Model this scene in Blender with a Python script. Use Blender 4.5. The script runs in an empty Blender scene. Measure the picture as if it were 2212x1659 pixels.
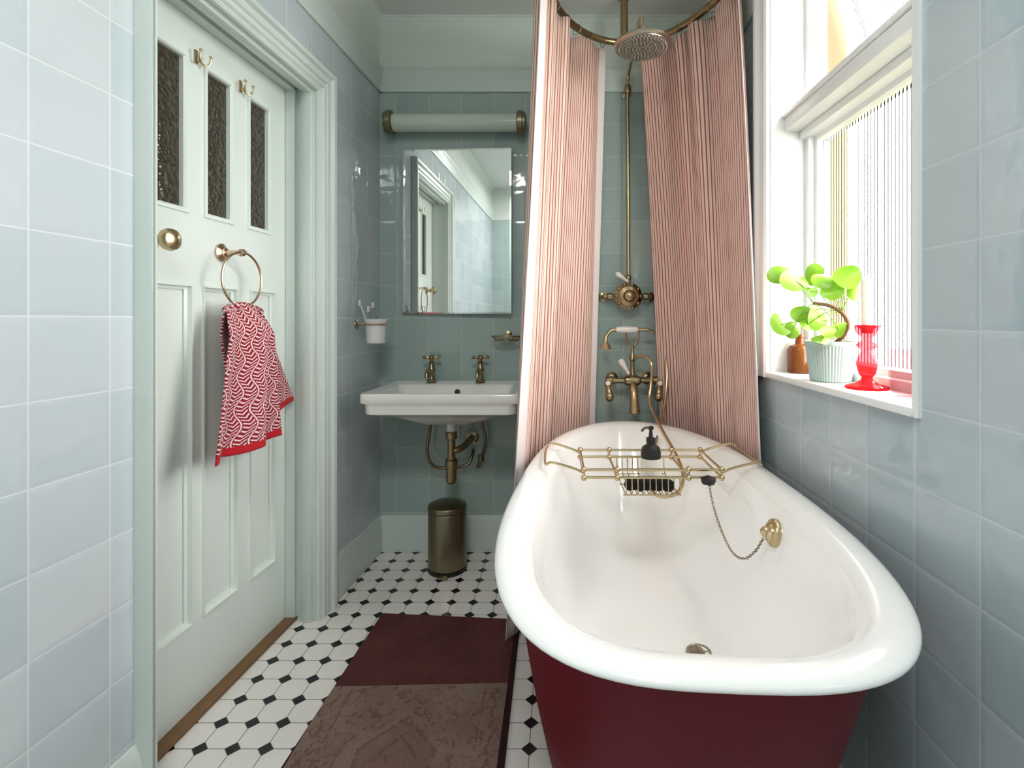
import bpy, bmesh, math, random
from mathutils import Vector, Matrix
random.seed(7)
S=bpy.context.scene; C=S.collection
PI=math.pi
S.view_settings.view_transform='Standard'
def P(x,y,Y): return Vector(((x-1200)/1100*Y, Y, 1.12-(y-690)/1100*Y))   # measured point at depth Y

# ------------------------------------------------------------------ materials
def srgb(r,g,b):
    f=lambda c:(c/255/12.92) if c/255<=.04045 else ((c/255+.055)/1.055)**2.4
    return (f(r),f(g),f(b),1)
class NT:
    def __init__(s,name):
        s.m=bpy.data.materials.new(name); s.m.use_nodes=True; s.t=s.m.node_tree; s.n=s.t.nodes
        s.b=s.n['Principled BSDF']
    def node(s,typ,**k):
        n=s.n.new(typ)
        for a,v in k.items(): setattr(n,a,v)
        return n
    def val(s,sock,v):
        if isinstance(v,bpy.types.NodeSocket): s.t.links.new(v,sock)
        else: sock.default_value=v
    def math(s,op,a,b=0,c=None):
        n=s.node('ShaderNodeMath',operation=op); s.val(n.inputs[0],a); s.val(n.inputs[1],b)
        if c is not None: s.val(n.inputs[2],c)
        return n.outputs[0]
    def mix(s,f,a,b):
        n=s.node('ShaderNodeMix',data_type='RGBA'); s.val(n.inputs[0],f); s.val(n.inputs[6],a); s.val(n.inputs[7],b); return n.outputs[2]
    def noise(s,scale,vec=None,detail=2,dist=0):
        n=s.node('ShaderNodeTexNoise'); n.inputs['Scale'].default_value=scale; n.inputs['Detail'].default_value=detail
        n.inputs['Distortion'].default_value=dist
        if vec is None: vec=s.pos()
        s.t.links.new(vec,n.inputs['Vector']); return n.outputs['Fac']
    def pos(s):
        if not hasattr(s,'_p'): s._p=s.node('ShaderNodeNewGeometry').outputs['Position']
        return s._p
    def xyz(s,vec=None):
        n=s.node('ShaderNodeSeparateXYZ'); s.t.links.new(vec or s.pos(),n.inputs[0]); return n.outputs
    def uv(s):
        n=s.node('ShaderNodeUVMap'); n.uv_map='UVMap'; return n.outputs[0]
    def bump(s,h,strength=.3,dist=.01):
        n=s.node('ShaderNodeBump'); n.inputs['Strength'].default_value=strength; n.inputs['Distance'].default_value=dist
        s.t.links.new(h,n.inputs['Height']); s.t.links.new(n.outputs[0],s.b.inputs['Normal'])
    def set(s,col=None,rough=None,metal=None,**k):
        if col is not None: s.val(s.b.inputs['Base Color'],col)
        if rough is not None: s.val(s.b.inputs['Roughness'],rough)
        if metal is not None: s.val(s.b.inputs['Metallic'],metal)
        for a,v in k.items(): s.val(s.b.inputs[a.replace('_',' ')],v)
        return s.m
def plain(name,rgb,rough=.5,metal=0,var=.06,nscale=30,bump=0,**k):
    t=NT(name); c=srgb(*rgb); f=t.noise(nscale)
    c2=tuple(max(0,x*(1-var*3)) for x in c[:3])+(1,)
    t.set(t.mix(t.math('MULTIPLY',f,.6),c,c2),rough,metal,**k)
    if bump: t.bump(f,bump,.004)
    return t.m
T=.157
def tile_mat(name,ax,oh,ov,base=(190,202,206)):
    t=NT(name); p=t.xyz()
    h=t.math('DIVIDE',t.math('SUBTRACT',p[ax],oh-50*T),T); v=t.math('DIVIDE',t.math('SUBTRACT',p[2],ov-50*T),T)
    fh=t.math('FRACT',h); fv=t.math('FRACT',v)
    eh=t.math('SUBTRACT',.5,t.math('ABSOLUTE',t.math('SUBTRACT',fh,.5)))
    ev=t.math('SUBTRACT',.5,t.math('ABSOLUTE',t.math('SUBTRACT',fv,.5)))
    e=t.math('MINIMUM',eh,ev)
    cx=t.node('ShaderNodeCombineXYZ'); t.val(cx.inputs[0],t.math('FLOOR',h)); t.val(cx.inputs[1],t.math('FLOOR',v))
    wn=t.node('ShaderNodeTexWhiteNoise',noise_dimensions='2D'); t.t.links.new(cx.outputs[0],wn.inputs['Vector'])
    c=srgb(*base); c2=srgb(base[0]-18,base[1]-13,base[2]-11)
    col=t.mix(wn.outputs['Value'],c,c2)
    col=t.mix(t.math('MULTIPLY',t.noise(5),.5),col,srgb(base[0]-26,base[1]-16,base[2]-16))
    g=t.math('LESS_THAN',e,.010)
    col=t.mix(g,col,srgb(min(255,base[0]+6),min(255,base[1]+5),min(255,base[2]+4)))
    t.set(col,t.math('ADD',.08,t.math('MULTIPLY',g,.5)))
    hh=t.math('MULTIPLY',t.math('MINIMUM',t.math('MULTIPLY',e,16),1),.4)
    sep=t.node('ShaderNodeSeparateColor'); t.t.links.new(wn.outputs['Color'],sep.inputs[0])
    tilt=t.math('ADD',t.math('MULTIPLY',t.math('SUBTRACT',sep.outputs[0],.5),fh),t.math('MULTIPLY',t.math('SUBTRACT',sep.outputs[1],.5),fv))
    hh=t.math('ADD',t.math('ADD',hh,t.math('MULTIPLY',t.noise(9),2.6)),t.math('MULTIPLY',tilt,2.8))
    t.bump(hh,.4,.004)
    return t.m
M={}
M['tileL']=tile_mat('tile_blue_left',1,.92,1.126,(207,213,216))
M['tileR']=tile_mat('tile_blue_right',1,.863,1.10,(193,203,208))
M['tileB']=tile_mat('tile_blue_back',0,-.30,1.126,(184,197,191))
M['paint']=plain('cream_wall_paint',(228,236,228),.6,var=.02,nscale=3)
M['ceil']=plain('ceiling_paint',(232,234,230),.8,var=.02,nscale=3)
M['trim']=plain('sage_trim_gloss',(214,224,218),.3,var=.03,nscale=4)
M['white_trim']=plain('white_gloss',(238,240,238),.3,var=.02,nscale=4)
M['door']=plain('door_paint',(230,239,232),.35,var=.02,nscale=4)
def floor_mat():
    t=NT('octagon_dot_floor'); p=t.xyz(); q=.086
    a=t.math('ABSOLUTE',t.math('SUBTRACT',t.math('FRACT',t.math('DIVIDE',t.math('ADD',p[0],20.02),q)),.5))
    b=t.math('ABSOLUTE',t.math('SUBTRACT',t.math('FRACT',t.math('DIVIDE',t.math('ADD',p[1],20),q)),.5))
    L=t.math('SUBTRACT',1,t.math('ADD',a,b))
    dot=t.math('LESS_THAN',L,.235)
    g1=t.math('LESS_THAN',t.math('ABSOLUTE',t.math('SUBTRACT',L,.246)),.014)
    g2=t.math('GREATER_THAN',t.math('MAXIMUM',a,b),.486)
    g=t.math('MULTIPLY',t.math('MAXIMUM',g1,g2),t.math('SUBTRACT',1,dot))
    col=t.mix(dot,t.mix(t.noise(6),srgb(246,242,237),srgb(232,227,221)),srgb(16,16,22))
    col=t.mix(g,col,srgb(122,118,116))
    t.set(col,t.math('ADD',.18,t.math('MULTIPLY',g,.4)))
    t.bump(t.math('SUBTRACT',1,g),.25,.002)
    return t.m
M['floor']=floor_mat()
M['brass']=plain('brass',(200,180,142),.27,1,.06)
M['brass_dark']=plain('aged_brass',(172,154,120),.28,1,.1)
M['bronze']=plain('bronze_brushed',(148,136,112),.33,1,.08)
M['steel']=plain('worn_nickel_brass',(180,172,156),.3,1,.08)
M['pinkbrass']=plain('rose_brass',(214,184,156),.2,1,.04)
M['ceramic']=plain('white_ceramic',(246,244,240),.08,0,.01,Coat_Weight=.5)
M['nozzle']=plain('nozzle_rubber',(150,144,134),.5,0,.05)
M['enamel']=plain('white_enamel',(249,249,247),.12,0,.01,nscale=3,Coat_Weight=.4)
M['red_paint']=plain('oxblood_paint',(104,0,24),.5,0,.04,nscale=3,Specular_IOR_Level=.2)
M['black']=plain('black_plastic',(18,18,20),.45,0,.1)
M['black_sponge']=plain('black_sponge',(14,14,15),.95,0,.2,200,.8)
M['white_plastic']=plain('white_plastic',(236,236,232),.35)
M['wood']=plain('worn_oak',(132,100,66),.6,0,.15,40)
M['grey_plastic']=plain('grey_plastic',(120,128,132),.4)
def glass(name,col,rough=.02,alpha_mix=.25,base=None):
    t=NT(name); tr=t.node('ShaderNodeBsdfTransparent'); tr.inputs[0].default_value=col
    t.set(base or col,rough,0); t.val(t.b.inputs['Specular IOR Level'],.8)
    mx=t.node('ShaderNodeMixShader'); mx.inputs[0].default_value=alpha_mix
    t.t.links.new(tr.outputs[0],mx.inputs[1]); t.t.links.new(t.b.outputs[0],mx.inputs[2])
    t.t.links.new(mx.outputs[0],t.n['Material Output'].inputs[0]); return t
M['amber']=glass('amber_glass',srgb(160,92,40),.05,.45).m
M['pink_glass']=glass('pink_glass',srgb(240,112,116),.04,.16,srgb(214,60,76)).m
M['pale_pink_glass']=glass('pale_pink_glass',srgb(244,224,226),.04,.05,srgb(244,200,204)).m
def reeded():
    t=glass('reeded_window_glass',(1,1,1,1),.25,.06,(.01,.01,.01,1)); p=t.xyz()
    w=t.math('ABSOLUTE',t.math('SINE',t.math('MULTIPLY',t.math('ADD',p[1],p[0]),PI/.0145)))
    tr=[n for n in t.n if n.type=='BSDF_TRANSPARENT'][0]
    k=t.math('LESS_THAN',w,.34)
    t.t.links.new(t.mix(k,(1,1,1,1),(.029,.029,.030,1)),tr.inputs[0])
    t.bump(w,.3,.004); return t.m
M['reeded']=reeded()
def obscured():
    t=NT('dark_textured_glass'); n=t.node('ShaderNodeTexVoronoi'); n.inputs['Scale'].default_value=75
    t.t.links.new(t.pos(),n.inputs['Vector'])
    t.set(t.mix(n.outputs['Distance'],srgb(40,36,30),srgb(84,76,62)),.1)
    t.bump(n.outputs['Distance'],.8,.004); return t.m
M['obscured']=obscured()
M['mirror']=NT('mirror').set((.93,.95,.94,1),.0,1)
M['frosted']=plain('frosted_tube',(204,213,202),.12,0,.02)
M['sage']=plain('sage_pot',(176,196,188),.55,0,.05,40)
M['soil']=plain('soil',(50,36,26),.9)
def transl(name,c1,c2,tc,f,rough=.35):
    t=NT(name); t.set(t.mix(t.noise(20),srgb(*c1),srgb(*c2)),rough)
    tl=t.node('ShaderNodeBsdfTranslucent'); tl.inputs[0].default_value=srgb(*tc)
    mx=t.node('ShaderNodeMixShader'); mx.inputs[0].default_value=f
    t.t.links.new(t.b.outputs[0],mx.inputs[1]); t.t.links.new(tl.outputs[0],mx.inputs[2]); t.t.links.new(mx.outputs[0],t.n['Material Output'].inputs[0]); return t.m
M['leaf']=transl('leaf_green',(104,160,26),(148,192,50),(120,170,24),.07)
M['wax']=transl('ivory_wax',(252,246,234),(250,242,226),(250,240,222),.14,.5)
M['bark']=plain('plant_stem_bark',(112,78,48),.8)
M['label']=plain('paper_label',(226,220,208),.6)
M['soap']=plain('soap',(216,214,190),.5)
M['hedge']=plain('garden_green',(66,72,40),.9,0,.2,2)
M['brick']=plain('tan_brick',(118,100,74),.9,0,.06,2)
def stripes(name,dark,light,edge,el,er):
    t=NT(name); u=t.xyz(t.uv())
    f=t.math('FRACT',t.math('DIVIDE',u[0],.0195))
    s=t.math('LESS_THAN',f,.36); s2=t.math('MULTIPLY',t.math('GREATER_THAN',f,.62),t.math('LESS_THAN',f,.74))
    col=t.mix(t.math('MAXIMUM',s,t.math('MULTIPLY',s2,.5)),srgb(*light),srgb(*dark))
    a=t.node('ShaderNodeAttribute'); a.attribute_name='across'
    e=t.math('MAXIMUM',t.math('LESS_THAN',a.outputs['Fac'],el),t.math('GREATER_THAN',a.outputs['Fac'],er))
    col=t.mix(e,col,srgb(*edge))
    t.set(col,.85)
    t.val(t.b.inputs['Sheen Weight'],.15)
    return t.m
M['curtainL']=stripes('striped_curtain_left',(162,98,84),(238,216,202),(226,218,216),.035,.94)
M['curtainR']=stripes('striped_curtain_right',(152,94,84),(232,208,196),(226,218,216),-.1,.985)
def towel_mat():
    t=NT('red_wave_towel'); u=t.xyz(t.uv())
    w=t.math('ADD',u[0],t.math('MULTIPLY',t.math('SINE',t.math('MULTIPLY',u[1],2*PI/.095)),.012))
    c=t.math('FRACT',t.math('DIVIDE',w,.042)); d=t.math('ABSOLUTE',t.math('SUBTRACT',c,.5))
    line=t.math('GREATER_THAN',d,.445)
    sl=t.math('MULTIPLY',t.math('ABSOLUTE',t.math('SUBTRACT',c,.5)),.022)
    st=t.math('LESS_THAN',t.math('FRACT',t.math('DIVIDE',t.math('ADD',u[1],t.math('ADD',sl,t.math('MULTIPLY',c,.008))),.0105)),.38)
    inner=t.math('MULTIPLY',st,t.math('LESS_THAN',d,.38))
    m=t.math('MAXIMUM',line,inner)
    hem=t.math('GREATER_THAN',u[1],.412)
    m=t.math('MULTIPLY',m,t.math('SUBTRACT',1,hem))
    col=t.mix(m,t.mix(hem,srgb(144,26,46),srgb(188,20,32)),srgb(236,210,208))
    t.set(col,.95); t.bump(t.noise(500),.5,.002); t.val(t.b.inputs['Sheen Weight'],.1)
    return t.m
M['towel']=towel_mat()
def rug_mat():
    t=NT('faded_maroon_rug'); p=t.xyz()
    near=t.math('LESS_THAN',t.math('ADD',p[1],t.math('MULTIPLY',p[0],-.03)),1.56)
    x=t.math('ABSOLUTE',t.math('ADD',p[0],.41)); y=t.math('ABSOLUTE',t.math('SUBTRACT',p[1],1.27))
    nz=t.noise(140,detail=6); nb=t.noise(40,detail=8); nl=t.noise(7,detail=3); nw=t.noise(14,detail=3)
    dia=t.math('ADD',t.math('MULTIPLY',x,.9),t.math('MULTIPLY',y,.8))
    hexd=t.math('ADD',t.math('MAXIMUM',t.math('MULTIPLY',x,1.25),dia),t.math('MULTIPLY',nw,.03))
    def band(v,a,b): return t.math('MULTIPLY',t.math('GREATER_THAN',v,a),t.math('LESS_THAN',v,b))
    flo=t.math('MULTIPLY',band(nw,.50,.53),t.math('GREATER_THAN',hexd,.16))
    flo2=band(t.noise(24,detail=1),.50,.53)
    mot=t.math('MAXIMUM',band(hexd,.13,.142),t.math('MAXIMUM',band(hexd,.195,.202),band(hexd,.075,.085)))
    zig=t.math('ABSOLUTE',t.math('SUBTRACT',t.math('FRACT',t.math('DIVIDE',p[1],.06)),.5))
    bord=t.math('MAXIMUM',band(x,.197,.203),band(t.math('ADD',x,t.math('MULTIPLY',zig,.02)),.232,.242))
    pat=t.math('MULTIPLY',t.math('MAXIMUM',t.math('MAXIMUM',mot,bord),t.math('MAXIMUM',flo,flo2)),t.math('GREATER_THAN',nb,.47))
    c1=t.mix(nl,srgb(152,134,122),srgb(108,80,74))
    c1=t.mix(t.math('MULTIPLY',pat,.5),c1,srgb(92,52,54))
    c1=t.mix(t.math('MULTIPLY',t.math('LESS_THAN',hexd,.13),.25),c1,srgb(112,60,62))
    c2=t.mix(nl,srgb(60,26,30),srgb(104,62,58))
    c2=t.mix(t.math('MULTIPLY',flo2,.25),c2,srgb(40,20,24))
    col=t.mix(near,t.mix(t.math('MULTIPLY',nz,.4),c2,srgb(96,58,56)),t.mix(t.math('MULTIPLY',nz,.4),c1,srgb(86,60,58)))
    edge=t.math('GREATER_THAN',x,.264); col=t.mix(edge,col,srgb(48,24,28))
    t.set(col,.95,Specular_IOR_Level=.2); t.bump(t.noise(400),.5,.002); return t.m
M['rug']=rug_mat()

# ------------------------------------------------------------------ mesh building
WL={}
class MB:
    def __init__(s): s.bm=bmesh.new()
    def quadgrid(s,rows,closeu=False,closev=False):
        vs=[[s.bm.verts.new(p) for p in r] for r in rows]
        n=len(vs); m=len(vs[0])
        for i in range(n if closev else n-1):
            for j in range(m if closeu else m-1):
                a,b,c,d=vs[i][j],vs[i][(j+1)%m],vs[(i+1)%n][(j+1)%m],vs[(i+1)%n][j]
                try: s.bm.faces.new((a,b,c,d))
                except ValueError: pass
        return vs
    def loft(s,rings,cap0=True,cap1=True):
        vs=s.quadgrid(rings,closeu=True)
        if cap0: s.bm.faces.new(list(reversed(vs[0])))
        if cap1: s.bm.faces.new(vs[-1])
        return s
    def box(s,x0,x1,y0,y1,z0,z1,bev=0,mat=None):
        b=bmesh.new(); bmesh.ops.create_cube(b,size=1)
        for v in b.verts: v.co=Vector((x0+(v.co.x+.5)*(x1-x0),y0+(v.co.y+.5)*(y1-y0),z0+(v.co.z+.5)*(z1-z0)))
        if bev: bmesh.ops.bevel(b,geom=b.edges[:],offset=bev,segments=2,affect='EDGES',profile=.5)
        if mat is not None: b.transform(mat)
        me=bpy.data.meshes.new('t'); b.to_mesh(me); b.free(); s.bm.from_mesh(me); bpy.data.meshes.remove(me); return s
    def lathe(s,prof,c,axis=(0,0,1),seg=28,sx=1,sy=1):
        q=Vector((0,0,1)).rotation_difference(Vector(axis).normalized()); c=Vector(c)
        rings=[[c+q@Vector((max(r,.0001)*math.cos(2*PI*k/seg)*sx,max(r,.0001)*math.sin(2*PI*k/seg)*sy,h)) for k in range(seg)] for r,h in prof]
        return s.loft(rings)
    def sphere(s,c,r,seg=14,sc=(1,1,1)):
        b=bmesh.new(); bmesh.ops.create_uvsphere(b,u_segments=seg,v_segments=max(6,seg//2+1),radius=r)
        for v in b.verts: v.co=Vector((v.co.x*sc[0],v.co.y*sc[1],v.co.z*sc[2]))+Vector(c)
        me=bpy.data.meshes.new('t'); b.to_mesh(me); b.free(); s.bm.from_mesh(me); bpy.data.meshes.remove(me); return s
    def tube(s,pts,r,seg=10,closed=False,sub=6,smooth=True):
        pts=[Vector(p) for p in pts]; rad=r if isinstance(r,(list,tuple)) else [r]*len(pts)
        if smooth and len(pts)>2:
            out=[];ro=[];n=len(pts)
            for i in range(n if closed else n-1):
                if closed: p0,p1,p2,p3=pts[i-1],pts[i],pts[(i+1)%n],pts[(i+2)%n]
                else: p0,p1,p2,p3=pts[max(i-1,0)],pts[i],pts[i+1],pts[min(i+2,n-1)]
                for k in range(sub):
                    t=k/sub
                    out.append(.5*((2*p1)+(-p0+p2)*t+(2*p0-5*p1+4*p2-p3)*t*t+(-p0+3*p1-3*p2+p3)*t**3))
                    ro.append(rad[i]*(1-t)+rad[(i+1)%n]*t)
            if not closed: out.append(pts[-1]); ro.append(rad[-1])
            pts,rad=out,ro
        n=len(pts); rings=[]; up=None
        for i in range(n):
            if closed: d=(pts[(i+1)%n]-pts[i-1])
            else: d=pts[min(i+1,n-1)]-pts[max(i-1,0)]
            d.normalize()
            if up is None:
                up=Vector((0,0,1)) if abs(d.z)<.9 else Vector((1,0,0))
            a=(up-d*up.dot(d)).normalized(); b=d.cross(a); up=a
            rings.append([pts[i]+(a*math.cos(2*PI*k/seg)+b*math.sin(2*PI*k/seg))*rad[i] for k in range(seg)])
        if closed: s.quadgrid(rings,closeu=True,closev=True)
        else: s.loft(rings)
        return s
    def torus(s,c,R,r,axis=(0,0,1),seg=24,rs=8,sx=1,sy=1):
        q=Vector((0,0,1)).rotation_difference(Vector(axis).normalized()); c=Vector(c)
        return s.tube([c+q@Vector((R*sx*math.cos(2*PI*k/seg),R*sy*math.sin(2*PI*k/seg),0)) for k in range(seg)],r,rs,closed=True,smooth=False)
    def prism(s,poly,vec):
        vec=Vector(vec); return s.loft([[Vector(p) for p in poly],[Vector(p)+vec for p in poly]])
    def frame(s,prof,a0,a1,b0,b1,to3,closed=True,k0=1):
        st=[(a0,b0,-k0,-1),(a0,b1,-k0,1),(a1,b1,1,1),(a1,b0,1,-1)]
        rings=[]
        for a,b,sa,sb in st:
            rings.append([Vector(to3(a+sa*w,(b+sb*w) if (closed or sb>0) else b,p)) for w,p in prof])
        if closed: s.quadgrid(rings,closeu=True,closev=True)
        else: s.loft(rings)
        return s
    def build(s,name,mat,parent=None,smooth=True,label=None,cat=None,group=None,kind=None,shear=False,ang=35):
        bm=s.bm
        if shear:
            for v in bm.verts: v.co=LW(v.co.x,v.co.y,v.co.z)
        bmesh.ops.recalc_face_normals(bm,faces=bm.faces[:])
        if parent is not None: base=WL[parent.name]
        else:
            xs=[v.co.x for v in bm.verts];ys=[v.co.y for v in bm.verts];zs=[v.co.z for v in bm.verts]
            base=Vector(((min(xs)+max(xs))/2,(min(ys)+max(ys))/2,min(zs)))
        for v in bm.verts: v.co-=base
        me=bpy.data.meshes.new(name); bm.to_mesh(me); bm.free()
        me.materials.append(mat)
        if smooth:
            me.polygons.foreach_set('use_smooth',[True]*len(me.polygons)); me.set_sharp_from_angle(angle=math.radians(ang))
        o=bpy.data.objects.new(name,me); C.objects.link(o)
        if parent is not None: o.parent=parent
        else: o.location=base
        WL[o.name]=base
        tag(o,label,cat,group,kind); return o
def tag(o,label=None,cat=None,group=None,kind=None):
    for k,v in (('label',label),('category',cat),('group',group),('kind',kind)):
        if v: o[k]=v
def thing(name,loc,label,cat,group=None):
    o=bpy.data.objects.new(name,None); o.empty_display_size=.05; C.objects.link(o); o.location=loc; WL[o.name]=Vector(loc); tag(o,label,cat,group); return o
def LW(p,y,z): return Vector((-1.0126+.065*y+p,y,z))
XR=.72; YB=2.47; YF=-.8; ZC=2.585

# ------------------------------------------------------------------ setting
m=MB(); m.box(-1.3,XR+.02,YF,YB+.02,-.1,0); m.build('floor',M['floor'],kind='structure',smooth=False)
m=MB(); m.box(-1.35,XR+.3,YF-.1,YB+.1,ZC,ZC+.1); m.build('ceiling',M['ceil'],kind='structure',smooth=False)
D0,D1,DT=1.165,1.905,1.985
ZR=2.235
m=MB()
m.box(-.20,0,YF,D0-.021,0,ZR); m.box(-.20,0,D1+.021,YB,0,ZR); m.box(-.20,0,D0-.021,D1+.021,DT+.021,ZR)
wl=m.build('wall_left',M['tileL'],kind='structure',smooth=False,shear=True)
m=MB(); m.box(-.20,0,YF,YB,ZR,ZC); m.build('upper_wall',M['paint'],parent=wl,smooth=False,shear=True)
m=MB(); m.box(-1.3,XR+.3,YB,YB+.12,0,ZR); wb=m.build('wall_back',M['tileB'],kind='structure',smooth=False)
m=MB(); m.box(-1.3,XR+.3,YB,YB+.12,ZR,ZC); m.build('upper_wall',M['paint'],parent=wb,smooth=False)
m=MB(); m.box(-1.35,XR+.3,YF-.12,YF,0,ZR); wf=m.build('wall_front',M['tileB'],kind='structure',smooth=False)
m=MB(); m.box(-1.35,XR+.3,YF-.12,YF,ZR,ZC); m.build('upper_wall',M['paint'],parent=wf,smooth=False)
W0,W1,WZ0,WZ1=1.018,1.71,.945,2.36
GX=.865
m=MB(); m.box(XR,XR+.18,YF,W0-.013,0,ZR); m.box(XR,XR+.18,W1+.013,YB,0,ZR); m.box(XR,XR+.18,W0-.013,W1+.013,0,WZ0-.021)
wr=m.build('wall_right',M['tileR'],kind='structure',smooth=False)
m=MB(); m.box(XR,XR+.18,YF,W0-.013,ZR,ZC); m.box(XR,XR+.18,W1+.013,YB,ZR,ZC); m.box(XR,XR+.18,W0-.013,W1+.013,WZ1+.013,ZC); m.build('upper_wall',M['paint'],parent=wr,smooth=False)
OB=XR+.255
m=MB(); m.box(XR+.181,OB,YF,W0+.0,0,ZC); m.box(XR+.181,OB,W1-.006,YB,0,ZC); m.box(XR+.181,OB,W0,W1-.006,0,WZ0-.03); m.box(XR+.181,OB,W0,W1-.006,WZ1+.01,ZC)
m.build('outer_brickwork',M['brick'],parent=wr,smooth=False)
rail=[(0,2.22),(.010,2.22),(.014,2.235),(.013,2.27),(.022,2.29),(.028,2.31),(.026,2.325),(.010,2.335),(0,2.335)]
m=MB(); m.prism([(p,YF,z) for p,z in rail],(0,YB-YF,0)); m.build('trim_1',M['trim'],kind='structure',shear=True)
m=MB(); m.prism([(-.86,YB-p,z) for p,z in rail],(XR+.86,0,0)); m.build('trim_2',M['trim'],kind='structure')
m=MB(); m.prism([(XR-p,1.80,z) for p,z in rail],(0,YB-1.80,0)); m.prism([(XR-p,YF,z) for p,z in rail],(0,.93-YF,0)); m.build('trim_3',M['trim'],kind='structure')
cov=[(0,ZC-.022),(.005,ZC-.02),(.01,ZC-.010),(.02,ZC-.005),(.022,ZC),(0,ZC)]
m=MB(); m.prism([(p,YF,z) for p,z in cov],(0,YB-YF,0)); m.build('trim_4',M['paint'],kind='structure',shear=True)
m=MB(); m.prism([(-.86,YB-p,z) for p,z in cov],(XR+.86,0,0)); m.build('trim_5',M['paint'],kind='structure')
m=MB(); m.prism([(XR-p,YF,z) for p,z in cov],(0,YB-YF,0)); m.build('trim_6',M['paint'],kind='structure')
sk=[(0,0),(.018,0),(.018,.13),(.014,.14),(.014,.15),(.009,.16),(.006,.172),(0,.172)]
m=MB(); m.prism([(p,YF,z) for p,z in sk],(0,1.135-YF,0)); m.prism([(p,1.98,z) for p,z in sk],(0,YB-1.98,0)); m.build('baseboard_left',M['trim'],kind='structure',shear=True)
m=MB(); m.prism([(-.86,YB-p,z) for p,z in sk],(XR+.86,0,0)); m.build('baseboard_back',M['trim'],kind='structure')
# door lining + architrave
m=MB()
m.box(-.20,-.002,D0-.02,D0,0,DT+.02); m.box(-.20,-.002,D1,D1+.02,0,DT+.02); m.box(-.20,-.002,D0,D1,DT,DT+.02)
m.box(-.115,-.08,D1-.012,D1+.001,0,DT); m.box(-.115,-.08,D0,D1,DT-.012,DT+.001)
m.box(-.058,-.003,D1-.016,D1+.001,0,DT,.003); m.box(-.046,-.012,D1-.026,D1-.01,0,DT-.012,.005)
m.box(-.058,-.003,D0,D1,DT-.016,DT+.001,.003); m.box(-.046,-.012,D0,D1-.012,DT-.026,DT-.01,.005)
arch=[(0,-.006),(-.012,-.006),(-.016,.002),(-.014,.012),(-.006,.016),(.0,.014),(.006,.022),(.016,.022),(.02,.014),(.028,.013),(.032,.021),(.044,.023),(.052,.022),(.058,.034),(.07,.037),(.076,.026),(.078,-.003)]
tod=lambda a,b,p:(p,a,b)
m.frame(arch,D0+.008,D1,0,DT,tod,closed=False,k0=.5)
m.build('trim_7',M['trim'],kind='structure',shear=True)
m=MB(); m.box(-.16,-.075,D0,D1,0,.012,.003); m.build('trim_8',M['wood'],kind='structure',shear=True)
# door leaf
F=-.117; Bk=-.157
cols=[(1.314,1.427),(1.499,1.612),(1.689,1.803)]
pans=[(1.298,1.449),(1.487,1.636),(1.695,1.832)]
m=MB()
for z0,z1 in ((.012,.25),(1.22,1.426),(1.862,DT-.003)): m.box(Bk,F,D0+.002,D1-.002,z0,z1)
for cc,z0,z1 in ((cols,1.426,1.862),(pans,.25,1.22)):
    ed=[D0+.002]+[q for c_ in cc for q in c_]+[D1-.002]
    for i in range(0,len(ed),2): m.box(Bk,F,ed[i],ed[i+1],z0,z1)
for y0,y1 in pans:
    m.box(Bk+.008,F-.014,y0,y1,.25,1.22)
    m.frame([(0,F+.006),(0,F-.015),(-.014,F-.015),(-.016,F-.009),(-.008,F-.006),(-.006,F+.006)],y0,y1,.25,1.22,tod)
for y0,y1 in cols:
    m.frame([(.006,F),(.006,F+.006),(-.004,F+.006),(-.008,F),(-.008,F-.014),(0,F-.014)],y0,y1,1.426,1.862,tod)
door=m.build('door_1',M['door'],kind='structure',shear=True,ang=20)
for y0,y1 in cols:
    m=MB(); m.box(F-.022,F-.012,y0-.002,y1+.002,1.424,1.864); m.build('glass_pane',M['obscured'],parent=door,smooth=False,shear=True)
kc=LW(F,1.31,1.325)
m=MB(); m.lathe([(.026,0),(.026,.004),(.02,.008),(.011,.012),(.010,.03),(.017,.036),(.027,.046),(.0295,.056),(.026,.066),(.014,.073),(0,.075)],kc,(1,-.065,0)); m.build('door_knob',M['brass'],parent=door)
for i,(y,l) in enumerate(((1.463,'brass coat hook nearer the door knob, between first and second glass panes'),(1.65,'brass coat hook farther from the door knob, between second and third glass panes'))):
    b=LW(F,y,1.86); r=thing('coat_hook',b,l,'hook','brass coat hooks on the door')
    m=MB(); m.box(b.x,b.x+.004,b.y-.007,b.y+.007,b.z-.005,b.z+.034,.0015); m.sphere(b+Vector((.005,0,.026)),.003).sphere(b+Vector((.005,0,.004)),.003); m.build('plate',M['brass'],r)
    m=MB()
    for s in (-1,1):
        m.tube([b+Vector((.004,0,.012)),b+Vector((.014,s*.003,.0)),b+Vector((.022,s*.014,-.008)),b+Vector((.028,s*.021,.006)),b+Vector((.030,s*.021,.020))],.0028,8); m.sphere(b+Vector((.030,s*.021,.023)),.0045)
    m.build('hook',M['brass'],r)
ty=1.565; b=LW(F,ty,1.325); r=thing('towel_ring',b,'polished brass towel ring fixed on the door, holding the red towel','towel ring')
m=MB(); m.lathe([(.028,0),(.028,.005),(.021,.009),(.015,.012),(.015,.017),(.01,.02)],b,(1,0,0)); m.build('rosette',M['pinkbrass'],r)
m=MB(); m.lathe([(.008,.018),(.007,.05),(.011,.056),(.011,.07),(.006,.076)],b,(1,0,0)); m.sphere(b+Vector((.063,0,0)),.012); m.build('arm',M['pinkbrass'],r)
rc=b+Vector((.066,0.0,-.082)); m=MB(); m.torus(rc,.083,.0036,(1,-.12,0),48,8); m.build('ring',M['pinkbrass'],r)

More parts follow.
